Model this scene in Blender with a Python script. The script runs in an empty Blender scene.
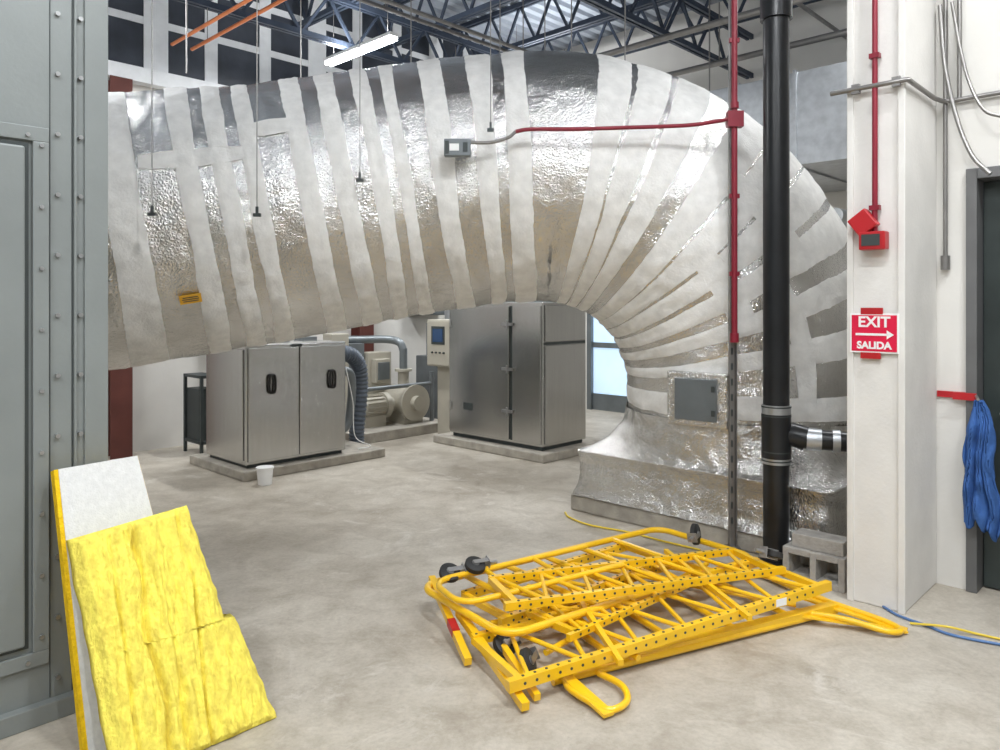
import bpy, bmesh, math, random, bisect
from mathutils import Vector, Matrix, noise
random.seed(4)
S=bpy.context.scene
CU,SU=math.cos(math.radians(46)),math.sin(math.radians(46))
def W(a,b,z=0.0): return Vector((CU*a+SU*b, SU*a-CU*b, z))   # building axes -> world
U=Vector((CU,SU,0)); V=Vector((SU,-CU,0)); Z=Vector((0,0,1))

# ---------------- materials ----------------
def mat(name,col,rough=.5,metal=0,var=.08,vscale=6,bump=0,bscale=40,emit=None,es=0,spec=.5,stretch=None,detail=5,coat=0):
    m=bpy.data.materials.new(name); m.use_nodes=True
    nt=m.node_tree; N=nt.nodes; L=nt.links; p=N['Principled BSDF']
    tc=N.new('ShaderNodeTexCoord'); mp=N.new('ShaderNodeMapping'); L.new(tc.outputs['Object'],mp.inputs[0])
    if stretch: mp.inputs['Scale'].default_value=stretch
    n=N.new('ShaderNodeTexNoise'); n.inputs['Scale'].default_value=vscale; n.inputs['Detail'].default_value=detail
    L.new(mp.outputs[0],n.inputs['Vector'])
    r=N.new('ShaderNodeValToRGB'); r.color_ramp.elements[0].position=.3; r.color_ramp.elements[1].position=.7
    c0=[max(0,c*(1-var)) for c in col]; c1=[min(1,c*(1+var)) for c in col]
    r.color_ramp.elements[0].color=(*c0,1); r.color_ramp.elements[1].color=(*c1,1)
    L.new(n.outputs['Fac'],r.inputs[0]); L.new(r.outputs[0],p.inputs['Base Color'])
    p.inputs['Roughness'].default_value=rough; p.inputs['Metallic'].default_value=metal
    p.inputs['Specular IOR Level'].default_value=spec; p.inputs['Coat Weight'].default_value=coat
    if bump:
        b=N.new('ShaderNodeBump'); n2=N.new('ShaderNodeTexNoise'); n2.inputs['Scale'].default_value=bscale; n2.inputs['Detail'].default_value=6
        L.new(mp.outputs[0],n2.inputs['Vector']); L.new(n2.outputs['Fac'],b.inputs['Height'])
        b.inputs['Strength'].default_value=bump; b.inputs['Distance'].default_value=.01; L.new(b.outputs[0],p.inputs['Normal'])
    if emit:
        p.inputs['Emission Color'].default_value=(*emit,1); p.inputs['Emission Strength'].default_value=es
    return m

def floor_mat():
    m=bpy.data.materials.new('concrete_floor_mat'); m.use_nodes=True
    nt=m.node_tree;N=nt.nodes;L=nt.links;p=N['Principled BSDF']
    tc=N.new('ShaderNodeTexCoord')
    def nz(s,d,ro=.55,dist=0):
        n=N.new('ShaderNodeTexNoise'); n.inputs['Scale'].default_value=s; n.inputs['Detail'].default_value=d
        n.inputs['Roughness'].default_value=ro; n.inputs['Distortion'].default_value=dist
        L.new(tc.outputs['Object'],n.inputs['Vector']); return n
    a=nz(.8,8,.65,.4); b=nz(4,10,.72,.5); c=nz(45,6,.7); d=nz(1.9,10,.75,1.2)
    r=N.new('ShaderNodeValToRGB'); e=r.color_ramp.elements
    e[0].position=.34;e[0].color=(.40,.355,.29,1); e[1].position=.66;e[1].color=(.60,.555,.48,1)
    L.new(a.outputs['Fac'],r.inputs[0])
    r2=N.new('ShaderNodeValToRGB'); e=r2.color_ramp.elements
    e[0].position=.36;e[0].color=(.76,.74,.71,1); e[1].position=.58;e[1].color=(1,1,1,1)
    L.new(b.outputs['Fac'],r2.inputs[0])
    r3=N.new('ShaderNodeValToRGB'); e=r3.color_ramp.elements
    e[0].position=.56;e[0].color=(0,0,0,1); e[1].position=.68;e[1].color=(.6,.6,.6,1)
    L.new(d.outputs['Fac'],r3.inputs[0])
    r4=N.new('ShaderNodeValToRGB'); e=r4.color_ramp.elements
    e[0].position=.3;e[0].color=(.84,.84,.84,1); e[1].position=.6;e[1].color=(1,1,1,1)
    L.new(c.outputs['Fac'],r4.inputs[0])
    def mix(t,f,A,B):
        x=N.new('ShaderNodeMix'); x.data_type='RGBA'; x.blend_type=t
        if isinstance(f,float): x.inputs[0].default_value=f
        else: L.new(f,x.inputs[0])
        L.new(A,x.inputs[6])
        if isinstance(B,tuple): x.inputs[7].default_value=B
        else: L.new(B,x.inputs[7])
        return x.outputs[2]
    o=mix('MULTIPLY',1.0,r.outputs[0],r2.outputs[0]); o=mix('MULTIPLY',1.0,o,r4.outputs[0])
    o=mix('MIX',r3.outputs[0],o,(.66,.625,.565,1))
    L.new(o,p.inputs['Base Color'])
    rr=N.new('ShaderNodeMapRange'); rr.inputs[3].default_value=.32; rr.inputs[4].default_value=.62
    L.new(b.outputs['Fac'],rr.inputs[0]); L.new(rr.outputs[0],p.inputs['Roughness'])
    p.inputs['Specular IOR Level'].default_value=.35
    bp=N.new('ShaderNodeBump'); bp.inputs['Strength'].default_value=.15; bp.inputs['Distance'].default_value=.01
    L.new(b.outputs['Fac'],bp.inputs['Height']); L.new(bp.outputs[0],p.inputs['Normal'])
    return m

def foil_mat():
    m=bpy.data.materials.new('foil_jacket_mat'); m.use_nodes=True
    nt=m.node_tree;N=nt.nodes;L=nt.links;p=N['Principled BSDF']
    tc=N.new('ShaderNodeTexCoord')
    n=N.new('ShaderNodeTexNoise'); n.inputs['Scale'].default_value=2.2; n.inputs['Detail'].default_value=6; L.new(tc.outputs['Object'],n.inputs['Vector'])
    r=N.new('ShaderNodeValToRGB'); e=r.color_ramp.elements
    e[0].position=.3;e[0].color=(.60,.585,.56,1); e[1].position=.7;e[1].color=(.80,.795,.78,1)
    L.new(n.outputs['Fac'],r.inputs[0]); L.new(r.outputs[0],p.inputs['Base Color'])
    p.inputs['Metallic'].default_value=1; p.inputs['Roughness'].default_value=.22
    n1=N.new('ShaderNodeTexNoise'); n1.inputs['Scale'].default_value=13; n1.inputs['Detail'].default_value=7; n1.inputs['Roughness'].default_value=.65; n1.inputs['Distortion'].default_value=.8
    v=N.new('ShaderNodeTexVoronoi'); v.feature='DISTANCE_TO_EDGE'; v.inputs['Scale'].default_value=50
    for q in (n1,v): L.new(tc.outputs['Object'],q.inputs['Vector'])
    ad=N.new('ShaderNodeMath'); ad.operation='MULTIPLY_ADD'; ad.inputs[1].default_value=.5
    L.new(v.outputs['Distance'],ad.inputs[0]); L.new(n1.outputs['Fac'],ad.inputs[2])
    b=N.new('ShaderNodeBump'); b.inputs['Strength'].default_value=.6; b.inputs['Distance'].default_value=.022
    L.new(ad.outputs[0],b.inputs['Height']); L.new(b.outputs[0],p.inputs['Normal'])
    return m

M=dict(
 floor=floor_mat(), foil=foil_mat(),
 mastic=mat('mastic_band_mat',(.80,.79,.765),.6,0,.08,14,.35,60,spec=.3),
 wall=mat('painted_wall_mat',(.70,.68,.64),.7,0,.04,3,.1,40),
 wallg=mat('dark_wall_mat',(.24,.24,.23),.8,0,.08,3,.1,40),  # unseen walls, darkened to give contrast in the foil reflections
 wallw=mat('white_column_paint',(.74,.72,.685),.6,0,.05,5,.15,50),
 ceil=mat('roof_deck_mat',(.40,.44,.50),.6,.1,.1,3),
 joist=mat('joist_steel_mat',(.045,.06,.09),.5,.3,.2,4),
 ahu=mat('gray_panel_paint',(.235,.255,.25),.42,.15,.06,3,.05,60),
 ahud=mat('dark_gray_seam',(.05,.06,.06),.5,.2),
 bolt=mat('zinc_bolt',(.42,.42,.42),.35,.8),
 steel=mat('brushed_stainless',(.54,.54,.53),.24,1,.04,3,.04,30,stretch=(14,14,.6)),
 steel2=mat('galvanized',(.50,.52,.54),.38,.85,.12,12,.1,40),
 conc=mat('concrete_pad_mat',(.38,.35,.30),.85,0,.22,8,.5,40),
 cmu=mat('cmu_block_mat',(.38,.36,.33),.9,0,.15,20,.6,80),
 black=mat('black_iron_pipe',(.014,.015,.017),.3,.1,.2,6),
 rubber=mat('black_rubber',(.02,.02,.02),.6),
 hose=mat('gray_flex_hose',(.09,.11,.14),.45,.1,.1,8),
 red=mat('red_conduit_paint',(.24,.014,.03),.4,.1,.1,8),
 fred=mat('fire_alarm_red',(.45,.015,.02),.35),
 sred=mat('sign_red',(.68,.01,.055),.35,0,.03),
 white=mat('white_plastic',(.85,.85,.84),.4,0,.02),
 yel=mat('scaffold_yellow',(.90,.53,.01),.3,0,.08,5,.05,60,coat=.3),
 fib=mat('fiberglass_yellow',(.92,.73,.12),.95,0,.20,30,1,80,spec=.1,detail=9,stretch=(1,1,.5)),
 fibe=mat('fiberglass_edge',(.88,.56,.02),.95,0,.15,30,.8,90,spec=.1),
 fac=mat('board_facing',(.68,.68,.67),.6,0,.07,50,.3,160),
 dark=mat('black_insulation_panel',(.045,.052,.068),.5,0,.35,3,.3,14),
 tape=mat('white_seam_tape',(.88,.89,.90),.4,0,.05,10),
 rust=mat('red_oxide_steel',(.11,.03,.022),.6,0,.15,5),
 beige=mat('machine_beige',(.44,.41,.34),.45,0,.05,5),
 mgray=mat('machine_gray',(.18,.20,.21),.4,.4,.1,5),
 screen=mat('screen_dark',(.03,.07,.16),.2,0,.1,5),
 copper=mat('copper_pipe',(.70,.22,.08),.35,.7,.1,8),
 orange=mat('warning_label',(.80,.42,.03),.5,0,.1,90),
 cloth=mat('blue_cloth',(.035,.11,.33),.85,0,.2,12,.4,50),
 lamp=mat('lamp_tube',(1,1,1),.4,emit=(.93,.97,1),es=26),
 glow=mat('glowing_door_panel',(.6,.75,.9),.3,0,.1,2,emit=(.55,.75,1),es=.6),  # emission put in to stand for the light in the bright doorway
 doord=mat('dark_door_paint',(.035,.045,.043),.35,.1,.2,3),
 frame=mat('door_frame_gray',(.14,.14,.14),.5,.2,.1,5),
 glass=mat('dark_glass',(.03,.05,.045),.08,0,.3,4),
 cblue=mat('cable_blue',(.10,.20,.42),.5), cyel=mat('cable_yellow',(.75,.55,.05),.5),
 gal=mat('strut_galv',(.26,.25,.24),.4,.7,.1,10),
)

# ---------------- geometry helpers ----------------
def empty(name,loc=(0,0,0)):
    e=bpy.data.objects.new(name,None); S.collection.objects.link(e); e.location=loc; e.empty_display_size=.1; return e
class MB:
    def __init__(s): s.bm=bmesh.new()
    def hexa(s,c):
        v=[s.bm.verts.new(p) for p in c]
        for f in ((0,1,2,3),(4,7,6,5),(0,4,5,1),(1,5,6,2),(2,6,7,3),(3,7,4,0)): s.bm.faces.new([v[i] for i in f])
        return s
    def ab(s,a0,a1,b0,b1,z0,z1):
        return s.hexa([W(a0,b0,z0),W(a1,b0,z0),W(a1,b1,z0),W(a0,b1,z0),W(a0,b0,z1),W(a1,b0,z1),W(a1,b1,z1),W(a0,b1,z1)])
    def box(s,c,x,y,z):   # centre + 3 half vectors
        c=Vector(c)
        return s.hexa([c+i*x+j*y+k*z for k in(-1,1) for i,j in((-1,-1),(1,-1),(1,1),(-1,1))])
    def bar(s,p,q,w,h=None,up=Z):
        p=Vector(p);q=Vector(q);h=h or w; d=(q-p); t=d.normalized()
        if abs(t.dot(up))>.95: up=Vector((1,0,0))
        x=t.cross(up).normalized(); y=x.cross(t)
        return s.box((p+q)/2,d/2,x*w/2,y*h/2)
    def tube(s,pts,r,seg=12,caps=True,rf=None):
        pts=[Vector(p) for p in pts]; n=len(pts); ref=None; rings=[]
        for i,p in enumerate(pts):
            t=(pts[min(i+1,n-1)]-pts[max(i-1,0)]).normalized()
            if ref is None: ref=t.cross(Z if abs(t.z)<.9 else Vector((1,0,0))).normalized()
            x=(ref-t*ref.dot(t)).normalized(); ref=x; y=t.cross(x)
            rr=rf(i) if rf else r
            rings.append([s.bm.verts.new(p+rr*(math.cos(2*math.pi*k/seg)*x+math.sin(2*math.pi*k/seg)*y)) for k in range(seg)])
        for A,B in zip(rings,rings[1:]):
            for k in range(seg): s.bm.faces.new((A[k],A[(k+1)%seg],B[(k+1)%seg],B[k]))
        if caps: s.bm.faces.new(rings[0]); s.bm.faces.new(rings[-1][::-1])
        return s
    def cyl(s,p,q,r,seg=16): return s.tube([p,q],r,seg)
    def build(s,name,m,parent=None,smooth=False,bevel=0):
        bmesh.ops.recalc_face_normals(s.bm,faces=s.bm.faces[:])
        me=bpy.data.meshes.new(name); s.bm.to_mesh(me); s.bm.free()
        o=bpy.data.objects.new(name,me); S.collection.objects.link(o); me.materials.append(M[m])
        if smooth:
            for p in me.polygons: p.use_smooth=True
            try:
                e=o.modifiers.new('ws','EDGE_SPLIT'); e.split_angle=math.radians(45)
            except: pass
        if bevel:
            b=o.modifiers.new('b','BEVEL'); b.width=bevel; b.segments=2; b.limit_method='ANGLE'
        if parent: o.parent=parent
        return o
def smoothpath(pts,n=8):
    pts=[Vector(p) for p in pts]; P=[2*pts[0]-pts[1]]+pts+[2*pts[-1]-pts[-2]]; out=[]
    for i in range(1,len(P)-2):
        a,b,c,d=P[i-1:i+3]
        for k in range(n):
            t=k/n; out.append(.5*((2*b)+(c-a)*t+(2*a-5*b+4*c-d)*t*t+(3*b-3*c+d-a)*t**3))
    out.append(pts[-1]); return out

# ---------------- room shell ----------------
H=5.65
MB().ab(-4.2,9.45,-8.73,3.7,-.1,0).build('floor','floor')
MB().ab(-4.2,9.45,-8.73,-8.53,0,H).build('wall_left','wall')
wb=MB(); wb.ab(9.25,9.45,-8.53,-7.05,0,H).ab(9.25,9.45,-6.15,-1.4,0,H).ab(9.25,9.45,-7.05,-6.15,2.15,H); wb.build('wall_back','wall')
MB().ab(4.85,9.25,-1.4,-1.2,0,H).build('wall_side','wall')
wr=MB(); wr.ab(4.85,5.05,-1.2,-1.04,0,H).ab(4.85,5.05,-.08,3.5,0,H).ab(4.85,5.05,-1.04,-.08,2.36,H); wr.build('wall_right','wall')
MB().ab(-4.2,9.45,3.5,3.7,0,H).build('wall_near','wallg')
MB().ab(-4.2,-4.0,-8.53,3.5,0,H).build('wall_front','wallg')
MB().ab(5.05,9.25,.2,.4,0,H).build('wall_closet','wallg')
bm=MB()
b=-8.73; prof=[]
while b<3.7:
    prof+= [(b,H),(b+.09,H),(b+.11,H+.05),(b+.18,H+.05)]; b+=.2
prof.append((3.7,H))
for (b0,z0),(b1,z1) in zip(prof,prof[1:]):
    vs=[bm.bm.verts.new(p) for p in (W(-4.2,b0,z0),W(9.45,b0,z0),W(9.45,b1,z1),W(-4.2,b1,z1))]
    bm.bm.faces.new(vs)
bm.build('ceiling','ceil')
def joist(name,p,q,zt=5.6,zb=5.08,w=.06,step=.55):
    e=empty(name); m=MB()
    p=Vector(p);q=Vector(q); L=(q-p).length; t=(q-p)/L
    sd=t.cross(Z)
    for z in (zt,zb):
        for s_ in (-1,1):
            m.bar(p+Z*z+sd*s_*.03,q+Z*z+sd*s_*.03,.035,.06)
    n=int(L/step)
    for i in range(n):
        c0=p+t*(i*step); c1=p+t*(i*step+step/2); c2=p+t*((i+1)*step)
        m.bar(c0+Z*zt,c1+Z*zb,.03); m.bar(c1+Z*zb,c2+Z*zt,.03)
    m.build('web_truss','joist',e); return e
for a in (2.6,3.8,5.0,6.2,7.4,8.6): joist('roof_joist',W(a,-8.42),W(a,3.4) if a<4.8 else W(a,-1.45))
for b_ in (-7.2,-4.4): joist('roof_girder',W(.5,b_),W(9.2,b_),5.05,4.55,.1,.7)
sv=empty('ceiling_services')
m=MB()
for b_,z in ((-5.9,4.5),(-5.75,4.5),(-3.2,4.75),(-2.3,4.4)): m.tube([W(1.5,b_,z),W(9.2,b_,z)],.022,8)
for a,z in ((6.9,4.42),(8.0,4.4)): m.tube([W(a,-8.5,z),W(a,-1.45,z)],.035,10)
m.build('conduit_runs','gal',sv,True)
m=MB()
for a,b_ in ((6.9,-7.5),(6.9,-5.5),(6.9,-3.5),(8,-6.5),(8,-4.2),(8,-2.2)): m.cyl(W(a,b_,4.4),W(a,b_,5.1),.008,6)
for a,b_ in ((2.5,-5.9),(4.5,-5.9),(6.5,-5.9),(3,-3.2),(5,-3.2),(7,-3.2),(6,-2.3)): m.cyl(W(a,b_,4.5),W(a,b_,5.6),.008,6)
m.build('hanger_rods','gal',sv)

# upper black insulated panels w/ white seams on left wall
e=empty('insulated_wall_panels')
MB().ab(-1.0,8.6,-8.53,-8.47,4.12,5.6).build('panels','dark',e)
m=MB()
m.ab(-1,8.6,-8.52,-8.38,4.00,4.16)
m.ab(-1,8.6,-8.50,-8.46,4.66,4.74)
m.ab(-1,8.6,-8.50,-8.46,5.2,5.28)
a=-.9
for i in range(15):
    w=.15 if i%3 else .26
    m.ab(a,a+w,-8.50,-8.455,4.12,5.6); a+=.68
m.build('seam_tape','tape',e)

for a in (2.78,5.9):
    e=empty('steel_column'); m=MB()
    m.ab(a,a+.22,-8.50,-8.485,0,3.98).ab(a,a+.22,-8.30,-8.285,0,3.98).ab(a+.10,a+.12,-8.485,-8.30,0,3.98).build('h_section','rust',e)

# white column
CB=-1.47
e=empty('support_column')
MB().ab(4.25,4.845,CB,-1.19,0,5.6).build('shaft','wallw',e,bevel=.008)
MB().ab(4.235,4.26,CB-.004,CB+.03,0,5.6).ab(4.235,4.26,-1.22,-1.185,0,5.6).build('corner_bead','wallw',e,bevel=.004)

# right side door
e=empty('door_1')
m=MB(); m.ab(4.82,5.07,-1.039,-.985,0,2.36).ab(4.82,5.07,-.14,-.081,0,2.36).ab(4.82,5.07,-.985,-.14,2.30,2.359)
m.build('frame','frame',e,bevel=.004)
MB().ab(4.95,4.99,-.98,-.145,.01,2.295).build('leaf','doord',e,bevel=.004)
MB().ab(4.945,4.95,-.86,-.28,1.05,2.1).build('glass','glass',e)
m=MB(); m.cyl(W(4.95,-.88,1.0),W(4.89,-.88,1.0),.012); m.cyl(W(4.89,-.88,1.0),W(4.89,-.77,1.0),.01); m.build('lever','bolt',e,True)
e=empty('door_2')
m=MB(); m.ab(9.22,9.4,-7.05,-6.97,0,2.15).ab(9.22,9.4,-6.23,-6.15,0,2.15).ab(9.22,9.4,-6.97,-6.23,2.07,2.15).ab(9.27,9.32,-6.97,-6.23,0,.25).ab(9.27,9.32,-6.97,-6.23,.95,1.03)
m.build('frame','mgray',e)
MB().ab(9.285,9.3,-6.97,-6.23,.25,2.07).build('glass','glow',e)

# ---------------- air handling unit ----------------
e=empty('air_handling_unit'); F=-3.277
MB().ab(-2.4,1.088,-4.5,F,.06,3.6).build('casing','ahu',e,bevel=.006)
MB().ab(-2.42,1.10,-4.52,F+.04,0,.075).build('base_rail','ahu',e,bevel=.004)
m=MB()
def framebox(m,a0,a1,z0,z1,w,d):
    m.ab(a0,a1,F,F+d,z1-w,z1).ab(a0,a1,F,F+d,z0,z0+w).ab(a0,a0+w,F,F+d,z0+w,z1-w).ab(a1-w,a1,F,F+d,z0+w,z1-w)
framebox(m,-.2,.873,.22,2.28,.055,.018)
m.ab(.962,.972,F,F+.012,.08,3.6)
m.ab(1.0,1.088,F,F+.012,.08,3.6)
m.build('door_frame','ahu',e,bevel=.003)
m=MB(); m.ab(-.1,.79,F,F+.03,.31,2.2); m.build('access_door','ahu',e,bevel=.008)
m=MB(); m.ab(-.115,.806,F,F+.008,.295,2.215).ab(.956,.959,F,F+.004,.08,3.6).ab(.878,.881,F,F+.003,.08,3.6); m.build('gaskets','ahud',e)
m=MB()
for i in range(15):
    z=.15+i*.235
    for a in (.905,.985): m.cyl(W(a,F,z),W(a,F+.014 if a<.95 else F+.018,z),.009,8)
for i in range(9): 
    z=.33+i*.235; m.cyl(W(.846,F+.015,z),W(.846,F+.028,z),.008,8)
for i in range(8):
    a=.8-i*.22
    for z in (2.245,.245): m.cyl(W(a,F+.015,z),W(a,F+.028,z),.008,8)
m.build('bolts','bolt',e,True)

# ---------------- insulation ----------------
def nz(x,y,z=0): return noise.noise(Vector((x,y,z)))
e=empty('insulation_board')
def lean(a,t,off):
    n=(V*.95+Z*.31).normalized()
    b_=-2.87-.31*t
    return W(a,b_,.955*t+.0)+n*off
def leanbox(m,pts,o0,o1):
    A=[m.bm.verts.new(lean(a,t,o0)) for a,t in pts]; B=[m.bm.verts.new(lean(a,t,o1)) for a,t in pts]
    m.bm.faces.new(A); m.bm.faces.new(B[::-1]); n=len(pts)
    for i in range(n): m.bm.faces.new((A[i],A[(i+1)%n],B[(i+1)%n],B[i]))
pts=[(.875,.0),(1.30,.0),(1.24,.5),(1.17,1.03),(.865,1.02)]
m=MB(); leanbox(m,pts,-.03,.012); m.build('fiberglass_core','fibe',e)
m=MB(); leanbox(m,[(.89,.0),(1.298,.0),(1.238,.5),(1.168,1.03),(.88,1.02)],.012,.016); m.build('white_facing','fac',e)
NX,NT=150,190
TM=.755
def edges(t):
    L_=.905-.035*t+.008*nz(t*9,3)
    if t<.37: R_=1.49-.075*(t/.37)+.010*nz(t*20,1)
    else: R_=1.375-.05*((t-.37)/.38)+.008*nz(t*20,5)
    return L_,R_
e=empty('fiberglass_batt'); m=MB(); fr=[];bk=[]
for j in range(NT+1):
    rf=[];rb=[]
    for i in range(NX+1):
        s_=i/NX; t=TM*j/NT*(1+.05*s_*(j/NT))
        l,r=edges(t); a=l+(r-l)*s_
        edge=min(1,min(s_,1-s_)*14,min(j,NT-j)/6)
        rid=abs(nz(a*14+.7*nz(t*5,a*4),t*.8))*.034+abs(nz(a*38+.5*nz(t*9,1),t*2,2))*.018+nz(a*70,t*18,7)*.006+nz(a*6,t*3,9)*.016+nz(a*120,t*60,4)*.003
        crease=0
        for cc,wd in ((.985,.006),(1.07,.008),(1.15,.010),(1.24,.006)): 
            d=abs(a-(cc+.035*nz(t*5,cc*7)+.03*t)); crease+=-.036*math.exp(-(d/wd)**2)*(.6+.8*nz(t*4,cc*11))
        k_=1-t/TM
        lo=.15*k_
        off=.085+lo+(rid+crease)*edge-.018*(1-edge)
        rf.append(m.bm.verts.new(lean(a,t-.075*k_,off))); rb.append(m.bm.verts.new(lean(a,t-.045*k_,.03+lo)))
    fr.append(rf);bk.append(rb)
for j in range(NT):
    for i in range(NX):
        m.bm.faces.new((fr[j][i],fr[j][i+1],fr[j+1][i+1],fr[j+1][i])); m.bm.faces.new((bk[j][i],bk[j+1][i],bk[j+1][i+1],bk[j][i+1]))
for i in range(NX):
    m.bm.faces.new((fr[0][i],bk[0][i],bk[0][i+1],fr[0][i+1])); m.bm.faces.new((fr[NT][i],fr[NT][i+1],bk[NT][i+1],bk[NT][i]))
for j in range(NT):
    m.bm.faces.new((fr[j][0],fr[j+1][0],bk[j+1][0],bk[j][0])); m.bm.faces.new((fr[j][NX],bk[j][NX],bk[j+1][NX],fr[j+1][NX]))
o=m.build('batt','fib',e); 
for p in o.data.polygons: p.use_smooth=True
for v_ in o.data.vertices:
    if v_.co.z<.003: v_.co.z=.003

# ---------------- big duct ----------------
YD=5.87; R0=.95; X0=.34; RB=1.62; ZT=2.585
left=[(-7.05,1.22,1.98),(-5.6,2.72,1.98),(-4.6,3.75,1.98),(-3.7,4.64,2.0),(-2.9,5.19,2.08),(-1.9,5.60,2.25),(-.9,5.82,2.44),(-.2,YD,2.55),(X0,YD,ZT)]
P=smoothpath(left,24)
NE=70
for i in range(1,NE+1):
    f=math.pi/2*i/NE; P.append(Vector((X0+RB*math.sin(f),YD,ZT-RB+RB*math.cos(f))))
P.append(Vector((X0+RB,YD,.86))); P.append(Vector((X0+RB,YD,.76)))
cum=[0]
for p,q in zip(P,P[1:]): cum.append(cum[-1]+(q-p).length)
def axis(s_):
    s_=max(0,min(cum[-1]-1e-5,s_))
    i=min(len(P)-2,bisect.bisect_right(cum,s_)-1); f=(s_-cum[i])/(cum[i+1]-cum[i])
    def tan(k): return (P[min(k+1,len(P)-1)]-P[max(k-1,0)]).normalized()
    return P[i].lerp(P[i+1],f), tan(i).lerp(tan(i+1),f).normalized()
def dsurf(s_,th,off=0):
    c,t=axis(s_); n=(Vector((0,1,0))-t*t.y).normalized(); mm=t.cross(n)
    d=math.cos(th)*n+math.sin(th)*mm
    w=.016*nz(s_*2.2,math.cos(th)*2,math.sin(th)*2)+.011*nz(s_*9,math.cos(th)*7,math.sin(th)*7)
    w+=.005*nz(s_*28,math.cos(th)*13,math.sin(th)*13)
    return c+d*(R0+w+off)
s_elb=cum[(len(left)-1)*24]
def s_near(px): # arc length of the straight run at a given bearing from the room entrance
    best=0;bd=9e9
    for i,p in enumerate(P[:(len(left)-1)*24+1]):
        if p.y<4: continue
        d=abs(500+750*p.x/p.y-px)
        if d<bd: bd=d;best=cum[i]
    return best
duct=empty('insulated_duct')
m=MB(); NS=int(cum[-1]/.028); NTH=170; prev=None
for i in range(NS+1):
    s_=cum[-1]*i/NS
    ring=[m.bm.verts.new(dsurf(s_,2*math.pi*k/NTH)) for k in range(NTH)]
    if prev:
        for k in range(NTH): m.bm.faces.new((prev[k],prev[(k+1)%NTH],ring[(k+1)%NTH],ring[k]))
    prev=ring
o=m.build('foil_jacket','foil',duct)
for p in o.data.polygons: p.use_smooth=True
def patch(m,s0,s1,t0,t1,off,ns=6,nt=170,jit=.006,closed=False,seed=0,wob=.022):
    g=[]
    for j in range(nt+(0 if closed else 1)):
        th=t0+(t1-t0)*j/nt
        c_,q_=math.cos(th),math.sin(th)
        wv=wob*nz(seed*3.1,c_*1.2,q_*1.2); ww=.012*nz(seed*5.7,c_*2.4,q_*2.4)
        e0=s0+wv-ww+jit*nz(seed,c_*9,q_*9)+jit*nz(seed,c_*44,q_*44); e1=s1+wv+ww+jit*nz(seed+50,c_*9,q_*9)+jit*nz(seed+50,c_*44,q_*44)
        if not closed:
            tp=min(1,min(j,nt-j)/(nt*.12)+.15)**.5; mid_=(e0+e1)/2; e0=mid_+(e0-mid_)*tp; e1=mid_+(e1-mid_)*tp
        g.append([m.bm.verts.new(dsurf(e0+(e1-e0)*i/ns,th,off if 0<i<ns else .001)) for i in range(ns+1)])
    J=len(g)
    for j in range(J if closed else J-1):
        A=g[j];B=g[(j+1)%J]
        for i in range(ns): m.bm.faces.new((A[i],A[i+1],B[i+1],B[i]))
m=MB(); sd=0
bands=[(40,.13),(132,.23),(202,.15),(232,.135),(262,.135),(312,.145),(346,.14),(380,.115),(406,.115),(448,.155),(487,.155),(518,.16)]
for px,w in bands:
    c=s_near(px); sd+=1; patch(m,c-w/2,c+w/2,0,2*math.pi,.006,nt=300,closed=True,seed=sd)
for ph,w in ((11.5,.17),(18.5,.17),(25.5,.17),(37,.20),(44.5,.19),(52,.19),(60,.18),(69,.15),(79,.15),(92,.16)):
    c=s_elb+RB*math.radians(ph); sd+=1; patch(m,c-w/2,c+w/2,0,2*math.pi,.006,nt=300,closed=True,seed=sd,wob=.018)
c=s_near(150); patch(m,c,c+.75,2.80,2.93,.005,24,8,.01,seed=71,wob=0)
c=s_near(265); patch(m,c,c+.42,2.62,2.75,.005,16,8,.01,seed=72,wob=0)
for ph0,ph1,t0,t1 in ((37,59,2.75,2.95),(44,68,3.3,3.5),(60,92,3.0,3.15)):
    patch(m,s_elb+RB*math.radians(ph0),s_elb+RB*math.radians(ph1),t0,t1,.005,24,10,.02,seed=ph0+.5,wob=0)
o=m.build('mastic_bands','mastic',duct)
for p in o.data.polygons: p.use_smooth=True
bc=Vector((X0+RB,YD,0)); m=MB(); prev=None; NB=240
lv=[(.13,1.0,0),(.2,.975,0),(.38,.96,0),(.44,.975,.02),(.47,.99,.05),(.50,.965,.25),(.58,.95,.6),(.70,.955,.93),(.80,.96,1.0)]
lv2=[]
for (z0,h0,b0),(z1,h1,b1) in zip(lv,lv[1:]):
    for k in range(6): f=k/6; lv2.append((z0+(z1-z0)*f,h0+(h1-h0)*f,b0+(b1-b0)*f))
lv2.append(lv[-1])
for z,h,bl in lv2:
    ring=[]
    for k in range(NB):
        th=2*math.pi*k/NB; c_,s_=math.cos(th),math.sin(th)
        rs=h/max(abs(c_),abs(s_)); rs=min(rs,h*1.38)
        r=rs*(1-bl)+R0*1.01*bl
        r+=.014*nz(c_*5,s_*5,z*3)+.013*nz(c_*16,s_*16,z*12)+.007*nz(c_*45,s_*45,z*30)
        ring.append(m.bm.verts.new(bc+U*c_*r+V*s_*r+Z*z))
    if prev:
        for k in range(NB): m.bm.faces.new((prev[k],prev[(k+1)%NB],ring[(k+1)%NB],ring[k]))
    prev=ring
o=m.build('base_transition','foil',duct)
for p in o.data.polygons: p.use_smooth=True
n=Vector((-.62,-.78,0)).normalized(); tx=Vector((-n.y,n.x,0)); tx=-tx if tx.x<0 else tx
c=bc+n*.985+Z*.96
m=MB(); m.box(c,tx*.215,n*.035,Z*.185); m.build('access_frame','foil',duct,bevel=.012)
m=MB(); m.box(c+n*.04,tx*.15,n*.012,Z*.14); m.build('access_panel','mgray',duct,bevel=.004)
m=MB()
for q in (-.08,.08): m.box(c+n*.055+tx*.13+Z*q,tx*.012,n*.01,Z*.02)
m.build('latches','ahud',duct)
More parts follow.
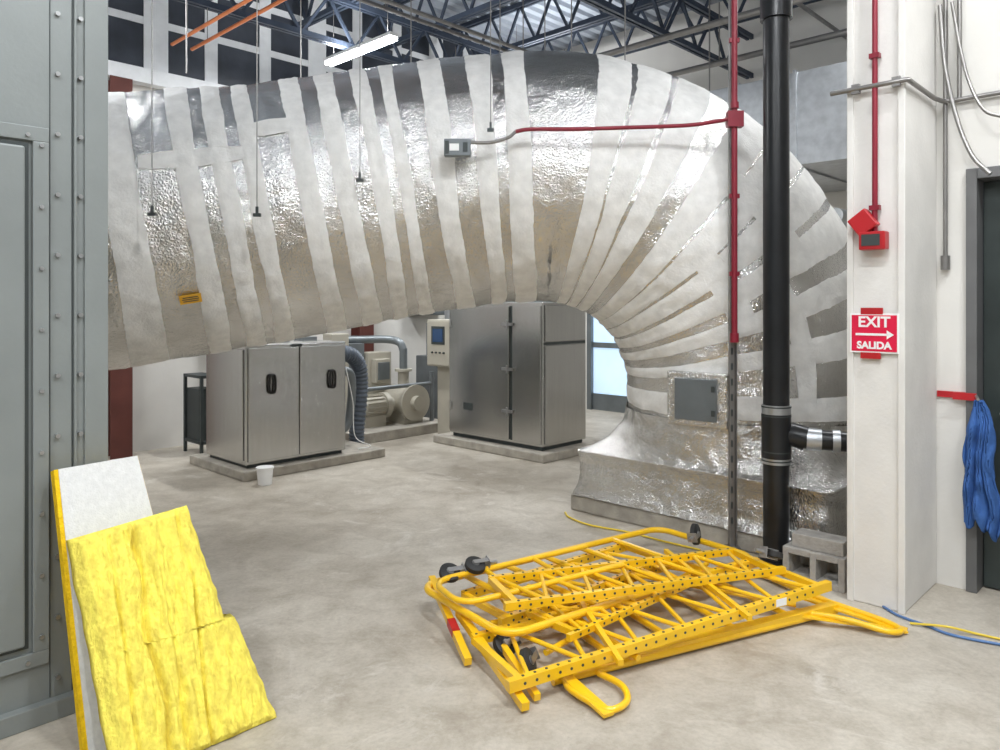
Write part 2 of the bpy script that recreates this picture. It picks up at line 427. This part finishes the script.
sl=s_near(178); pc=dsurf(sl,3.80); _,tt=axis(sl); cc_,_t=axis(sl); nn=(pc-cc_).normalized(); up=tt.cross(nn)
m=MB(); m.box(pc+nn*.02,tt*.065,nn*.003,up*.032); m.build('warning_label','orange',duct)
m=MB(); m.box(pc+nn*.0235,tt*.05,nn*.001,up*.003); m.box(pc+nn*.0235+up*.014,tt*.045,nn*.001,up*.003); m.box(pc+nn*.0235-up*.014,tt*.045,nn*.001,up*.003); m.build('label_print','ahud',duct)

e=empty('duct_curb')
MB().ab(4.60,6.65,-3.68,-1.66,0,.13).build('slab','conc',e,bevel=.015)

e=empty('hanger_wires'); m=MB(); m2=MB()
for x,y,z in ((-1.995,4.3,2.12),(-1.458,4.5,2.14),(-.887,4.75,2.39),(-.06,4.80,2.72)):
    m.cyl((x,y,z),(x,y,5.6),.0035,6); m2.box((x,y,z),Vector((.022,0,0)),Vector((0,.012,0)),Z*.010); m2.box((x,y,z+.03),Vector((.007,0,0)),Vector((0,.007,0)),Z*.02)
for x,y in ((.35,5.85),(-.7,5.9),(.95,5.7),(-2.3,5.5),(-1.5,5.65),(.0,6.2),(.6,6.3)):
    m.cyl((x,y,3.3),(x,y,5.6),.005,6)
m.build('rods','gal',e); m2.build('clips','ahud',e)

# ---------------- black pipe ----------------
e=empty('black_drain_pipe'); px_,py_=1.705,4.63
m=MB(); m.cyl((px_,py_,0),(px_,py_,5.6),.078,28); m.build('riser','black',e,True)
m=MB(); m.cyl((px_,py_,0),(px_,py_,.03),.105,24)
m.cyl((px_,py_,.66),(px_,py_,.93),.088,24); m.cyl((px_,py_,3.36),(px_,py_,3.5),.095,24)
m.tube([(px_,py_,.80)]+[(px_+.1,py_-.0,.80),(px_+.17,py_-.03,.78)],.075,20)
m.cyl((px_+.15,py_-.03,.78),(px_+.40,py_-.12,.775),.06,20)
m.build('tee_and_branch','black',e,True)
m=MB()
for z in (.625,.90): m.cyl((px_,py_,z),(px_,py_,z+.085),.086,28)
m.cyl((px_+.17,py_-.037,.779),(px_+.25,py_-.063,.777),.068,24); m.cyl((px_+.31,py_-.083,.776),(px_+.35,py_-.097,.776),.068,24)
m.build('band_couplings','steel2',e,True)
m=MB()
for z in (.64,.695,.915,.97): m.cyl((px_,py_,z),(px_,py_,z+.008),.0885,28)
m.build('clamp_rings','ahud',e,True)

# ---------------- strut with red conduit ----------------
e=empty('conduit_strut'); sx,sy=1.505,4.85
m=MB()
ux=Vector((.02,0,0)); uy=Vector((0,.02,0))
m.box((sx-.021,sy,2.5),Vector((.002,0,0)),uy,Z*2.5).box((sx+.021,sy,2.5),Vector((.002,0,0)),uy,Z*2.5).box((sx,sy+.02,2.5),ux,Vector((0,.002,0)),Z*2.5)
m.box((sx,sy,.02),ux*2,uy*2,Z*.02)
m.build('strut_channel','gal',e)
m=MB()
for i in range(44): m.box((sx,sy+.0165,.2+i*.1),Vector((.006,0,0)),Vector((0,.001,0)),Z*.022)
m.build('slots','ahud',e)
m=MB(); m.cyl((sx+.0,sy-.035,1.38),(sx,sy-.035,5.6),.019,14)
m.box((sx,sy-.04,2.79),Vector((.05,0,0)),Vector((0,.03,0)),Z*.05)
m.cyl((sx,sy-.04,2.86),(sx,sy-.04,2.9),.026,14); m.cyl((sx,sy-.035,1.36),(sx,sy-.035,1.42),.028,14)
for z in (1.8,2.3,3.3): m.box((sx,sy-.03,z),Vector((.032,0,0)),Vector((0,.012,0)),Z*.014)
m.tube(smoothpath([(sx-.04,sy-.05,2.79),(1.38,sy-.05,2.775),(1.2,sy-.05,2.75),(.8,sy-.05,2.735),(.45,sy-.05,2.725),(.2,sy-.05,2.725),(.1,sy-.05,2.71)],8),.013,10)
m.build('red_conduit','red',e,True)
m=MB(); m.tube(smoothpath([(.1,sy-.05,2.71),(.05,sy-.05,2.67),(-.06,sy-.05,2.64),(-.22,sy-.05,2.64)],8),.011,10); m.build('flex_conduit','gal',e,True)
m=MB(); m.box((-.27,sy-.07,2.60),Vector((.085,0,0)),Vector((0,.03,0)),Z*.055); m.build('sensor_box','mgray',e,bevel=.006)
m=MB(); m.box((-.29,sy-.102,2.60),Vector((.03,0,0)),Vector((0,.002,0)),Z*.022); m.build('sensor_face','white',e)
m=MB(); m.box((-.335,sy-.1,2.60),Vector((.012,0,0)),Vector((0,.006,0)),Z*.04); m.box((-.22,sy-.1,2.60),Vector((.015,0,0)),Vector((0,.006,0)),Z*.03); m.build('sensor_lugs','ahud',e)

# ---------------- column mounted things ----------------
A=4.235
e=empty('exit_sign')
MB().ab(A-.006,A,-1.455,-1.212,1.345,1.555).build('plate','white',e,bevel=.002)
MB().ab(A-.0075,A-.004,-1.446,-1.221,1.354,1.546).build('red_field','sred',e,bevel=.001)
def text(body,b_,z,size,par):
    c=bpy.data.curves.new(body,'FONT'); c.body=body; c.size=size; c.align_x='CENTER'; c.align_y='CENTER'; c.extrude=.0006; c.offset=.0022
    o=bpy.data.objects.new('text_'+body.lower(),c); S.collection.objects.link(o); c.materials.append(M['white'])
    mt=Matrix((V,Z,-U)).transposed().to_4x4(); mt.translation=W(A-.0085,b_,z); o.matrix_world=mt; o.parent=par
text('EXIT',-1.333,1.508,.078,e); text('SALIDA',-1.333,1.385,.052,e)
m=MB(); m.ab(A-.009,A-.007,-1.425,-1.26,1.438,1.450)
vs=[m.bm.verts.new(W(A-.009,b_,z)) for b_,z in ((-1.27,1.468),(-1.235,1.444),(-1.27,1.420))]; m.bm.faces.new(vs)
m.build('arrow','white',e)
MB().ab(4.2285,4.236,-1.40,-1.29,1.55,1.585).ab(4.226,4.236,-1.40,-1.30,1.315,1.348).build('tape_strips','fred',e)
e=empty('red_tape'); MB().ab(4.805,4.819,-1.10,-.985,1.07,1.11).ab(4.835,4.849,-1.185,-1.045,1.075,1.11).build('tape_strip','fred',e)
e=empty('fire_alarm_horn')
m=MB()
c=W(A-.035,-1.375,2.035); r1=(V*.8+Z*.6)*.055; r2=(V*-.6+Z*.8)*.055
m.box(c,r1,r2,U*.03); m.ab(A-.07,A,-1.39,-1.26,1.89,1.985)
m.build('housing','fred',e,bevel=.006)
m=MB(); m.ab(A-.074,A-.069,-1.375,-1.285,1.91,1.97); m.build('speaker_grille','ahud',e)
m=MB(); m.cyl(W(A-.018,-1.325,1.98),W(A-.018,-1.325,5.6),.014,12)
for z in (2.1,2.9,3.6): m.ab(A-.036,A,-1.35,-1.30,z,z+.025)
m.build('riser_conduit','red',e,True)
e=empty('wall_conduit'); m=MB()
m.tube([W(4.21,-1.55,2.755),W(4.21,-1.3,2.755),W(4.21,-1.18,2.755),W(4.215,-1.165,2.755),W(4.3,-1.165,2.755),W(4.7,-1.165,2.755),W(4.80,-1.150,2.755),W(4.825,-1.1,2.755),W(4.825,-.6,2.755),W(4.825,1.2,2.755)],.013,10)
m.cyl(W(4.825,-1.14,5.0),W(4.825,-1.14,1.86),.012,10)
m.cyl(W(4.825,-1.07,5.0),W(4.825,-1.07,2.755),.012,10)
for b_ in (-1.42,-1.22): m.box(W(4.215,b_,2.755),V*.02,U*.012,Z*.025)
m.cyl(W(4.825,-1.14,1.80),W(4.825,-1.14,1.88),.024,12)
m.build('emt_runs','gal',e,True)
m=MB(); 
m.tube(smoothpath([W(4.79,-1.16,3.3),W(4.77,-1.13,2.95),W(4.75,-1.07,2.65),W(4.72,-.99,2.42),W(4.70,-.9,2.30)],8),.012,8)
m.tube(smoothpath([W(4.79,-1.10,3.3),W(4.77,-1.05,3.0),W(4.75,-1.0,2.8),W(4.72,-.93,2.65),W(4.72,-.85,2.6)],8),.009,8)
m.build('hanging_cables','gal',e,True)
e=empty('blue_jacket'); m=MB(); g=[]
for j in range(61):
    t=j/60; row=[]
    for i in range(41):
        s_=i/40; w=.02+.085*min(1,(t*2.6)**.7)+.02*math.sin(t*9)*t
        b_=-.965+(s_-.5)*2*w*.72+.02*nz(t*3,1)+.012*t
        row.append(m.bm.verts.new(W(4.765+.022*math.sin(s_*19+t*3+3*nz(t*3,s_*3))*min(1,t*3)+.03*nz(t*6,s_*5)-.02*math.sin(t*3),b_,1.08-.68*t-(.14*nz(s_*4,3)+.05*s_ if t>.75 else 0)*(t-.75)/.25)))
    g.append(row)
for j in range(60):
    for i in range(40): m.bm.faces.new((g[j][i],g[j][i+1],g[j+1][i+1],g[j+1][i]))
o=m.build('cloth','cloth',e,True); sm=o.modifiers.new('s','SOLIDIFY'); sm.thickness=.008
m=MB(); m.cyl(W(4.82,-.99,1.10),W(4.75,-.965,1.085),.008,8); m.build('hook','bolt',e)

e=empty('concrete_block'); m=MB()
a,b_,z=4.31,-1.862,0; L_,Wd,Hh,t=.35,.18,.19,.035
m.ab(a,a+Wd,b_,b_+t,z,z+Hh).ab(a,a+Wd,b_+L_-t,b_+L_,z,z+Hh).ab(a,a+Wd,b_+L_/2-t/2,b_+L_/2+t/2,z,z+Hh)
m.ab(a,a+Wd,b_+t,b_+L_/2-t/2,z,z+t).ab(a,a+Wd,b_+L_/2+t/2,b_+L_-t,z,z+t).ab(a,a+Wd,b_+t,b_+L_/2-t/2,z+Hh-t,z+Hh).ab(a,a+Wd,b_+L_/2+t/2,b_+L_-t,z+Hh-t,z+Hh)
m.build('block','cmu',e,bevel=.004)
e=empty('concrete_block'); MB().ab(4.34,4.48,-1.82,-1.53,.191,.27).build('block','cmu',e,bevel=.005)

# ---------------- steel cabinets ----------------
e=empty('housekeeping_pad'); MB().ab(3.26,4.85,-7.5,-6.36,0,.09).build('slab','conc',e,bevel=.012)
e=empty('stainless_cabinet'); a0,a1,b0,b1,z0,z1=3.33,4.42,-7.28,-6.46,.09,1.23
MB().ab(a0,a1,b0,b1,z0+.03,z1).build('body','steel',e,bevel=.012)
MB().ab(a0+.03,a1-.03,b0+.03,b1-.03,z0,z0+.03).build('feet','ahud',e)
mid=(a0+a1)/2
m=MB(); m.ab(a0+.02,mid-.004,b1,b1+.022,z0+.06,z1-.03).ab(mid+.004,a1-.02,b1,b1+.022,z0+.06,z1-.03).ab(a0-.012,a0,b0+.04,b1-.04,z0+.07,z1-.04); m.build('doors','steel',e,bevel=.006)
m=MB()
for a in (mid-.30,mid+.36):
    pts=[]
    for k in range(25):
        t=2*math.pi*k/24; cx=.03*(abs(math.cos(t))**.6)*(1 if math.cos(t)>0 else -1); cz=.085*(abs(math.sin(t))**.6)*(1 if math.sin(t)>0 else -1)
        pts.append(W(a+cx,b1+.045,.86+cz))
    m.tube(pts,.012,8,caps=False)
    m.ab(a-.01,a+.01,b1+.02,b1+.05,.93,.95).ab(a-.01,a+.01,b1+.02,b1+.05,.77,.79)
m.build('handles','rubber',e,True)
m=MB(); m.ab(3.75,3.95,-6.9,-6.75,z1,z1+.02).ab(4.2,4.36,-7.1,-6.9,z1,z1+.035); m.build('top_caps','mgray',e)
MB().ab(3.80,3.90,b1-.0,b1+.027,z1-.028,z1-.006).build('nameplate','ahud',e)

e=empty('housekeeping_pad'); MB().ab(5.74,6.9,-6.63,-4.93,0,.09).build('slab','conc',e,bevel=.012)
e=empty('stainless_cabinet'); a0,a1,b0,b1,z0,z1=5.85,6.58,-6.46,-5.04,.09,1.63
MB().ab(a0,a1,b0,b1,z0+.04,z1).build('body','steel',e,bevel=.012)
MB().ab(a0+.03,a1-.03,b0+.03,b1-.03,z0,z0+.04).build('plinth','ahud',e)
m=MB(); m.ab(a0-.025,a0,b0+.02,-5.50,z0+.07,z1-.04).ab(a0-.012,a0,-5.46,b1-.02,z0+.07,z1-.04).ab(a0+.03,a1-.03,b1,b1+.015,z0+.07,1.18).ab(a0+.03,a1-.03,b1,b1+.015,1.22,z1-.03); m.build('doors','steel',e,bevel=.006)
m=MB(); m.ab(a0+.02,a1-.02,b1,b1+.004,1.185,1.215).ab(a0-.004,a0,-5.495,-5.465,z0+.07,z1-.04); m.build('seams','ahud',e)
m=MB()
for z in (.4,1.35): m.cyl(W(a0-.03,b0+.05,z),W(a0-.03,b0+.05,z+.09),.012,8)
for z in (.45,.9,1.38): m.ab(a0-.05,a0-.02,-5.58,-5.44,z,z+.03); m.cyl(W(a0-.05,-5.5,z-.03),W(a0-.05,-5.5,z+.06),.01,8)
m.build('latches','bolt',e,True)
m=MB(); m.ab(5.95,6.5,-6.2,-5.1,z1,z1+.04).ab(6.05,6.2,-5.9,-5.7,z1+.04,z1+.12); m.build('top_flange','mgray',e)
MB().ab(a0-.028,a0-.024,-6.2,-6.05,.42,.50).build('nameplate','ahud',e)

e=empty('white_bucket'); m=MB(); bx,by=-2.10,6.70
m.tube([(bx,by,0),(bx,by,.15)],.07,24,rf=lambda i:.06+.012*i); m.build('pail','white',e,True)
m=MB(); m.cyl((bx,by,.14),(bx,by,.155),.078,24); m.build('rim','white',e,True)

e=empty('metal_stand'); m=MB()
for a in (3.50,3.68):
    for b_ in (-8.2,-7.8): m.ab(a,a+.03,b_,b_+.03,0,.85)
for z in (.12,.82): m.ab(3.50,3.71,-8.2,-7.77,z,z+.03)
m.ab(3.52,3.69,-8.15,-7.85,.15,.7)
m.build('frame','ahud',e)

# pump skid
e=empty('pump_skid'); m=MB()
m.ab(5.0,6.45,-8.0,-7.1,0,.12); m.build('base','conc',e,bevel=.01)
m=MB()
m.cyl(W(5.35,-7.5,.36),W(5.65,-7.5,.36),.13,28); m.cyl(W(5.65,-7.5,.36),W(5.72,-7.5,.36),.16,28); m.cyl(W(5.72,-7.5,.36),W(5.9,-7.5,.36),.09,24)
for k in range(16):
    t=math.pi*2*k/16; d=V*math.cos(t)+Z*math.sin(t); m.box(W(5.5,-7.5,.36)+d*.135,U*.13,d*.015,(V*-math.sin(t)+Z*math.cos(t))*.004)
m.ab(5.35,5.65,-7.6,-7.4,.12,.25); m.build('motor','beige',e,True)
m=MB(); m.cyl(W(6.0,-7.7,.38),W(6.0,-7.3,.38),.20,32); m.cyl(W(6.0,-7.3,.38),W(6.0,-7.25,.38),.225,32); m.cyl(W(6.0,-7.5,.5),W(6.0,-7.5,.78),.07,20); m.cyl(W(6.0,-7.5,.76),W(6.0,-7.5,.79),.11,20)
m.cyl(W(6.0,-7.25,.38),W(6.0,-7.18,.38),.09,20)
m.ab(5.85,6.15,-7.7,-7.3,.12,.28); m.build('pump_head','beige',e,True)
m=MB(); m.ab(5.62,5.98,-7.95,-7.72,.12,1.0); m.ab(5.1,5.35,-7.95,-7.75,.12,1.25); m.ab(5.66,5.9,-7.72,-7.62,.62,.92); m.build('enclosures','beige',e,bevel=.01)
m=MB(); m.ab(5.69,5.87,-7.62,-7.61,.66,.88); m.ab(5.36,5.6,-7.95,-7.78,.55,1.12); m.build('gauge_panel','mgray',e,bevel=.004)
m=MB(); m.cyl(W(6.0,-7.5,.78),W(6.0,-7.5,1.05),.05,14); m.tube(smoothpath([W(6.0,-7.5,1.02),W(5.98,-7.55,1.12),W(5.9,-7.7,1.16),W(5.6,-7.9,1.16),W(5.3,-8.1,1.16)],8),.05,14)
m.cyl(W(5.2,-7.3,.12),W(5.2,-7.3,.9),.03,12); m.cyl(W(5.2,-7.3,.6),W(6.3,-7.3,.6),.025,12); m.cyl(W(6.3,-7.3,.12),W(6.3,-7.3,.75),.03,12); m.build('piping','mgray',e,True)
e=empty('flexible_hose'); m=MB()
m.tube(smoothpath([W(4.43,-6.95,1.03),W(4.6,-6.95,1.07),W(4.82,-6.97,1.05),W(4.96,-7.0,.92),W(5.0,-7.02,.7),W(4.98,-7.02,.45),W(4.95,-7.02,.2),W(4.95,-7.02,.02)],10),.08,18,rf=lambda i:.078+.012*(i%2)); m.build('corrugated_hose','hose',e,True)
m=MB(); m.tube(smoothpath([W(4.43,-6.70,.9),W(4.58,-6.68,.9),W(4.66,-6.70,.8),W(4.68,-6.75,.5),W(4.62,-6.75,.3),W(4.43,-6.75,.25)],8),.045,14); m.build('elbow','mgray',e,True)
m=MB(); m.tube(smoothpath([W(4.45,-6.5,.95),W(4.50,-6.45,.6),W(4.52,-6.44,.25),W(4.70,-6.42,.13),W(4.6,-6.5,.10)],8),.005,8); m.build('white_cord','white',e,True)
e=empty('filter_housing'); m=MB(); m.ab(6.7,7.3,-8.1,-7.3,0,.9).ab(6.8,7.2,-8.0,-7.5,.9,1.35); m.build('housing','mgray',e,bevel=.01)
m=MB(); m.cyl(W(7.0,-7.7,1.35),W(7.0,-7.7,3.9),.09,16); m.build('stack','steel2',e,True)

e=empty('control_cabinet')
m=MB(); m.ab(6.15,6.4,-7.02,-6.72,0,.85).ab(6.05,6.45,-7.10,-6.66,.85,1.42).build('body','beige',e,bevel=.01)
m=MB(); m.ab(6.04,6.052,-7.08,-6.68,.87,1.40).build('door','beige',e,bevel=.004)
m=MB(); m.ab(6.034,6.042,-7.0,-6.76,1.12,1.34).build('bezel','ahud',e)
m=MB(); m.ab(6.03,6.035,-6.97,-6.79,1.15,1.31).build('screen','screen',e)
m=MB()
for k in range(4): m.cyl(W(6.04,-6.98+.07*k,1.02),W(6.02,-6.98+.07*k,1.02),.012,10)
m.build('buttons','ahud',e)
for (aa,w,z0,z1,mt) in ((3.9,.5,1.0,1.9,'mgray'),(6.9,.6,1.45,2.1,'mgray')):
    e=empty('electrical_panel'); MB().ab(aa,aa+w,-8.525,-8.33,z0,z1).build('enclosure',mt,e,bevel=.01); MB().ab(aa+.03,aa+w-.03,-8.33,-8.315,z0+.03,z1-.03).build('cover',mt,e,bevel=.004)
    m=MB(); m.cyl(W(aa+w/2,-8.43,z1),W(aa+w/2,-8.43,3.95),.025,10); m.build('conduit','steel2',e,True)

e=empty('rectangular_duct')
MB().ab(7.2,9.2,-4.1,-1.5,2.95,3.85).build('sheet_metal','steel2',e,bevel=.006)
m=MB()
for b_ in (-3.6,-3.0,-2.4,-1.9): m.ab(7.18,9.2,b_,b_+.03,2.93,3.87)
m.build('flanges','steel2',e)
m=MB()
for a in (7.4,8.9):
    for b_ in (-4.0,-1.6): m.cyl(W(a,b_,3.8),W(a,b_,5.6),.008,6)
m.build('rods','gal',e)
e=empty('insulated_pipe'); m=MB()
m.cyl(W(6.9,-2.2,2.6),W(9.24,-2.2,2.6),.07,16); m.cyl(W(6.9,-2.5,2.4),W(9.24,-2.5,2.4),.07,16)
m.build('pipe_runs','steel2',e,True)
e=empty('storage_tank'); m=MB(); m.cyl(W(8.2,-7.9,.15),W(8.2,-7.9,1.5),.35,32); m.build('shell','beige',e,True)
m=MB(); 
for k in range(3):
    t=k*2.09; m.cyl(W(8.2+.28*math.cos(t),-7.9+.28*math.sin(t),0),W(8.2+.28*math.cos(t),-7.9+.28*math.sin(t),.2),.03,8)
m.build('legs','mgray',e)

e=empty('copper_pipes'); m=MB()
for a in (3.11,3.31): m.cyl(W(a,-7.55,4.2),W(a,-3.0,4.2),.018,10)
m.build('pipe','copper',e,True)
m=MB()
for b_ in (-7.2,-5.5,-4):
    for a in (3.11,3.31): m.cyl(W(a,b_,4.2),W(a,b_,5.6),.004,6)
m.build('hangers','gal',e)

# ---------------- scaffold pile ----------------
e=empty('disassembled_scaffold'); y=MB(); hol=MB()
def lad(o,ang,L_,Wd,z0,z1,rungs,loopL=True,loopR=True,r=.019,side=1):
    d=Vector((math.cos(ang),math.sin(ang),0)); n=Vector((-math.sin(ang),math.cos(ang),0))*side; o=Vector(o)
    def q(s_,w): return o+d*s_+n*w+Z*(z0+(z1-z0)*s_/L_)
    c=.11; path=[]
    def arc(s0,w0,a0,a1):
        return [q(s0+c*math.cos(a0+(a1-a0)*k/6),w0+c*math.sin(a0+(a1-a0)*k/6)) for k in range(7)]
    if loopR: path+=arc(L_-c,c,-math.pi/2,0)+arc(L_-c,Wd-c,0,math.pi/2)
    else: path+=[q(L_,Wd)]
    if loopL: 
        path+=arc(c,Wd-c,math.pi/2,math.pi)+arc(c,c,math.pi,1.5*math.pi); path.append(path[0]) if loopR else path.append(q(L_,0))
    else: path+=[q(0,Wd)]
    y.tube(path,r,10)
    if not loopL: y.tube([path[0],q(0,0)],r,10)
    for s_ in rungs: y.tube([q(s_,0),q(s_,Wd)],r*.85,8)
def truss(o,ang,L_,Wd,z0,z1,n_,flip=0,diag=True,bw=.034,bh=.046):
    d=Vector((math.cos(ang),math.sin(ang),0)); n=Vector((-math.sin(ang),math.cos(ang),0)); o=Vector(o)
    def q(s_,w,dz=0): return o+d*s_+n*w+Z*(z0+(z1-z0)*s_/L_+dz)
    y.bar(q(0,0),q(L_,0),bw,bh); y.bar(q(.05,Wd),q(L_-.05,Wd),bw,bh)
    for s_ in (0.06,L_-.06): y.bar(q(s_,0),q(s_,Wd),.03)
    st=(L_-.2)/n_
    for i in range(n_):
        a,b2,c=.1+i*st,.1+(i+.5)*st,.1+(i+1)*st
        if diag:
            w0,w1=(0,Wd) if (flip==0) else (Wd,0)
            y.tube([q(a,w0),q(b2,w1)],.0115,8); y.tube([q(b2,w1),q(c,w0)],.0115,8)
        else: y.tube([q(b2,0),q(b2,Wd)],.014,8)
    for w in (0,Wd):
        for i in range(int(L_/.055)-2):
            p=q(.07+i*.055,w,bh/2+.001); hol.cyl(p-Z*.003,p+Z*.001,.0065,8)
            p2=q(.07+i*.055,w)-n*(bw/2+.0005); hol.cyl(p2+n*.003,p2-n*.0008,.0065,8)
D=math.radians
lad((.22,3.14,0),D(25.5),1.72,.62,.025,.03,(.35,.7,1.05,1.4),False,True,.019)
truss((.0,3.60,0),D(38),1.35,.38,.075,.09,4)
lad((.03,3.28,0),D(37),1.84,.74,.15,.12,(.28,.56,.84,1.12,1.4),True,True,.019)
truss((.03,2.97,0),D(27.5),1.86,.43,.09,.17,6)
truss((.02,3.42,0),D(21),1.60,.34,.225,.19,6,1,bw=.028,bh=.036)
truss((.30,3.30,0),D(43),1.25,.30,.135,.135,5,0,bw=.024,bh=.03)
lad((-.18,3.50,0),D(29),.95,.34,.20,.23,(.3,.6),True,False,.015)
y.bar((.24,3.18,.03),(1.72,3.86,.045),.05,.045)
y.tube(smoothpath([(.27,3.16,.03),(.29,3.06,.03),(.40,2.93,.025),(.46,2.93,.025),(.51,3.00,.025),(.50,3.10,.03),(.42,3.20,.03)],6),.0145,10)
y.bar((.26,3.16,.05),(.42,2.89,.02),.05,.014)
y.tube(smoothpath([(1.50,3.80,.05),(1.70,3.70,.05),(1.86,3.61,.03),(1.94,3.63,.025),(1.90,3.72,.035),(1.70,3.90,.06),(1.60,3.98,.08)],6),.015,10)
y.bar((1.55,3.98,.07),(1.98,3.65,.014),.06,.01)
y.bar((1.45,3.77,.05),(1.98,3.65,.014),.045,.01)
y.bar((-.36,3.95,.16),(-.14,3.30,.03),.034); y.bar((-.20,3.62,.12),(.10,2.93,.03),.034)
y.bar((-.05,3.5,.1),(.15,3.0,.03),.028)
y.bar((.5,3.1,.12),(.35,3.9,.16),.024); y.bar((1.15,3.45,.16),(.95,4.3,.19),.024)
y.tube([(.2,3.3,.07),(1.2,4.35,.1)],.014,8); y.tube([(.6,3.25,.07),(.15,3.95,.12)],.014,8); y.tube([(1.5,3.8,.08),(.6,4.2,.12)],.014,8)
y.build('yellow_frames','yel',e,True,bevel=.002)
hol.build('pin_holes','ahud',e)
w=MB(); hb=MB(); fk=MB()
def caster(c,ax,dr,r=.055):
    c=Vector(c); ax=Vector(ax).normalized(); s_=Vector(dr); s_=(s_-ax*s_.dot(ax)).normalized(); k2=ax.cross(s_)
    w.tube([c-ax*.017,c-ax*.012,c+ax*.012,c+ax*.017],r,24,rf=lambda i:(r*.88,r,r,r*.88)[i])
    hb.cyl(c-ax*.020,c+ax*.020,.020,14)
    for k in (-1,1): fk.box(c+ax*k*.025+s_*.03,s_*.045,ax*.0015,k2*.013)
    fk.box(c+s_*.075,s_*.003,ax*.03,k2*.028); fk.cyl(c+s_*.078,c+s_*.13,.011,10)
caster((-.26,3.88,.215),(.25,-.45,.85),(1,.5,0)); caster((-.13,3.92,.24),(.25,-.35,.9),(1,.6,0)); caster((1.22,4.68,.17),(.85,-.5,.15),(-.3,-1,0),.065)
caster((.02,3.36,.075),(.5,-.4,.7),(.6,.6,0)); caster((1.50,4.10,.235),(.2,.3,.9),(-1,-.4,0),.045); caster((.12,3.22,.07),(.8,-.2,.4),(.3,.8,0))
w.build('caster_wheels','rubber',e,True); hb.build('caster_hubs','bolt',e,True); fk.build('caster_forks','bolt',e)
m=MB(); m.bar((-.235,3.58,.088),(-.205,3.49,.072),.037,.037); m.build('red_sticker','fred',e)
m=MB(); dd=Vector((math.cos(D(27.5)),math.sin(D(27.5)),0)); nn=Vector((-dd.y,dd.x,0))
p0=Vector((.03,2.97,0))+dd*1.50+Z*(.09+.08*1.50/1.86)
m.box(p0,dd*.035,nn*.0185,Z*.018); m.build('white_label','white',e)

e=empty('power_cable'); m=MB()
m.tube(smoothpath([(2.02,4.0,.009),(2.04,3.85,.009),(2.12,3.72,.009),(2.2,3.6,.009),(2.5,3.45,.009),(2.9,3.35,.009)],10),.007,8); m.build('cord','cblue',e,True)
e=empty('power_cable'); m=MB()
m.tube(smoothpath([(2.05,3.75,.009),(2.18,3.66,.03),(2.32,3.62,.009),(2.5,3.5,.009),(2.95,3.28,.009)],10),.006,8); m.build('cord','cyel',e,True)
e=empty('power_cable'); m=MB()
m.tube(smoothpath([(.50,5.75,.01),(.52,5.62,.01),(.65,5.42,.01),(.9,5.25,.01),(1.1,5.05,.01),(1.3,4.87,.01)],10),.007,8); m.build('cord','cyel',e,True)

# ---------------- lights ----------------
def fixture(a,b_,z=4.36,pw=95):
    e=empty('fluorescent_light'); m=MB(); m.ab(a-.05,a+.05,b_-.61,b_+.61,z+.03,z+.07); m.build('housing','white',e,bevel=.005)
    m=MB()
    for k in (-.03,.03): m.cyl(W(a+k,b_-.6,z+.01),W(a+k,b_+.6,z+.01),.024,12)
    m.build('tubes','lamp',e,True)
    m=MB()
    for k in (-.5,.5): m.cyl(W(a,b_+k,z+.07),W(a,b_+k,5.6),.004,6)
    m.build('hangers','gal',e)
    for up in (0,1):   # open strip fitting: down light plus an added uplight that brightens the roof
        l=bpy.data.lights.new('lamp_light','AREA'); l.shape='RECTANGLE'; l.size=.14; l.size_y=1.2; l.energy=pw*(.38 if up else 1); l.color=(.96,.98,1)
        o=bpy.data.objects.new('lamp_uplight' if up else 'lamp_light',l); S.collection.objects.link(o)
        mt=Matrix((U,V*-1,Z) if not up else (U,V,-Z)).transposed().to_4x4(); mt.translation=W(a,b_,z+(.11 if up else -.03)); o.matrix_world=mt; o.parent=e
for a,b_,z,pw in ((4.83,-6.8,4.36,90),(1.4,-6.8,4.36,75),(7.9,-6.8,4.36,85),(6.5,-1.95,4.6,40),(1.5,-.7,4.8,85),(3.5,.4,4.7,72),(-1.3,-1.6,4.6,78),(.4,2.0,4.6,85),(-2.6,1.2,4.5,78),(-2.4,-6.5,4.36,50)):
    fixture(a,b_,z,pw)
w_=bpy.data.worlds.new('World'); S.world=w_; w_.use_nodes=True
w_.node_tree.nodes['Background'].inputs[0].default_value=(.8,.88,1,1); w_.node_tree.nodes['Background'].inputs[1].default_value=.5

cam=bpy.data.cameras.new('camera'); cam.lens=27; cam.sensor_width=36; cam.shift_y=-.07; cam.clip_start=.05
co=bpy.data.objects.new('camera',cam); S.collection.objects.link(co); co.location=(0,0,1.6); co.rotation_euler=(math.pi/2,0,0); S.camera=co
S.view_settings.view_transform='Standard'
S.view_settings.exposure=.05
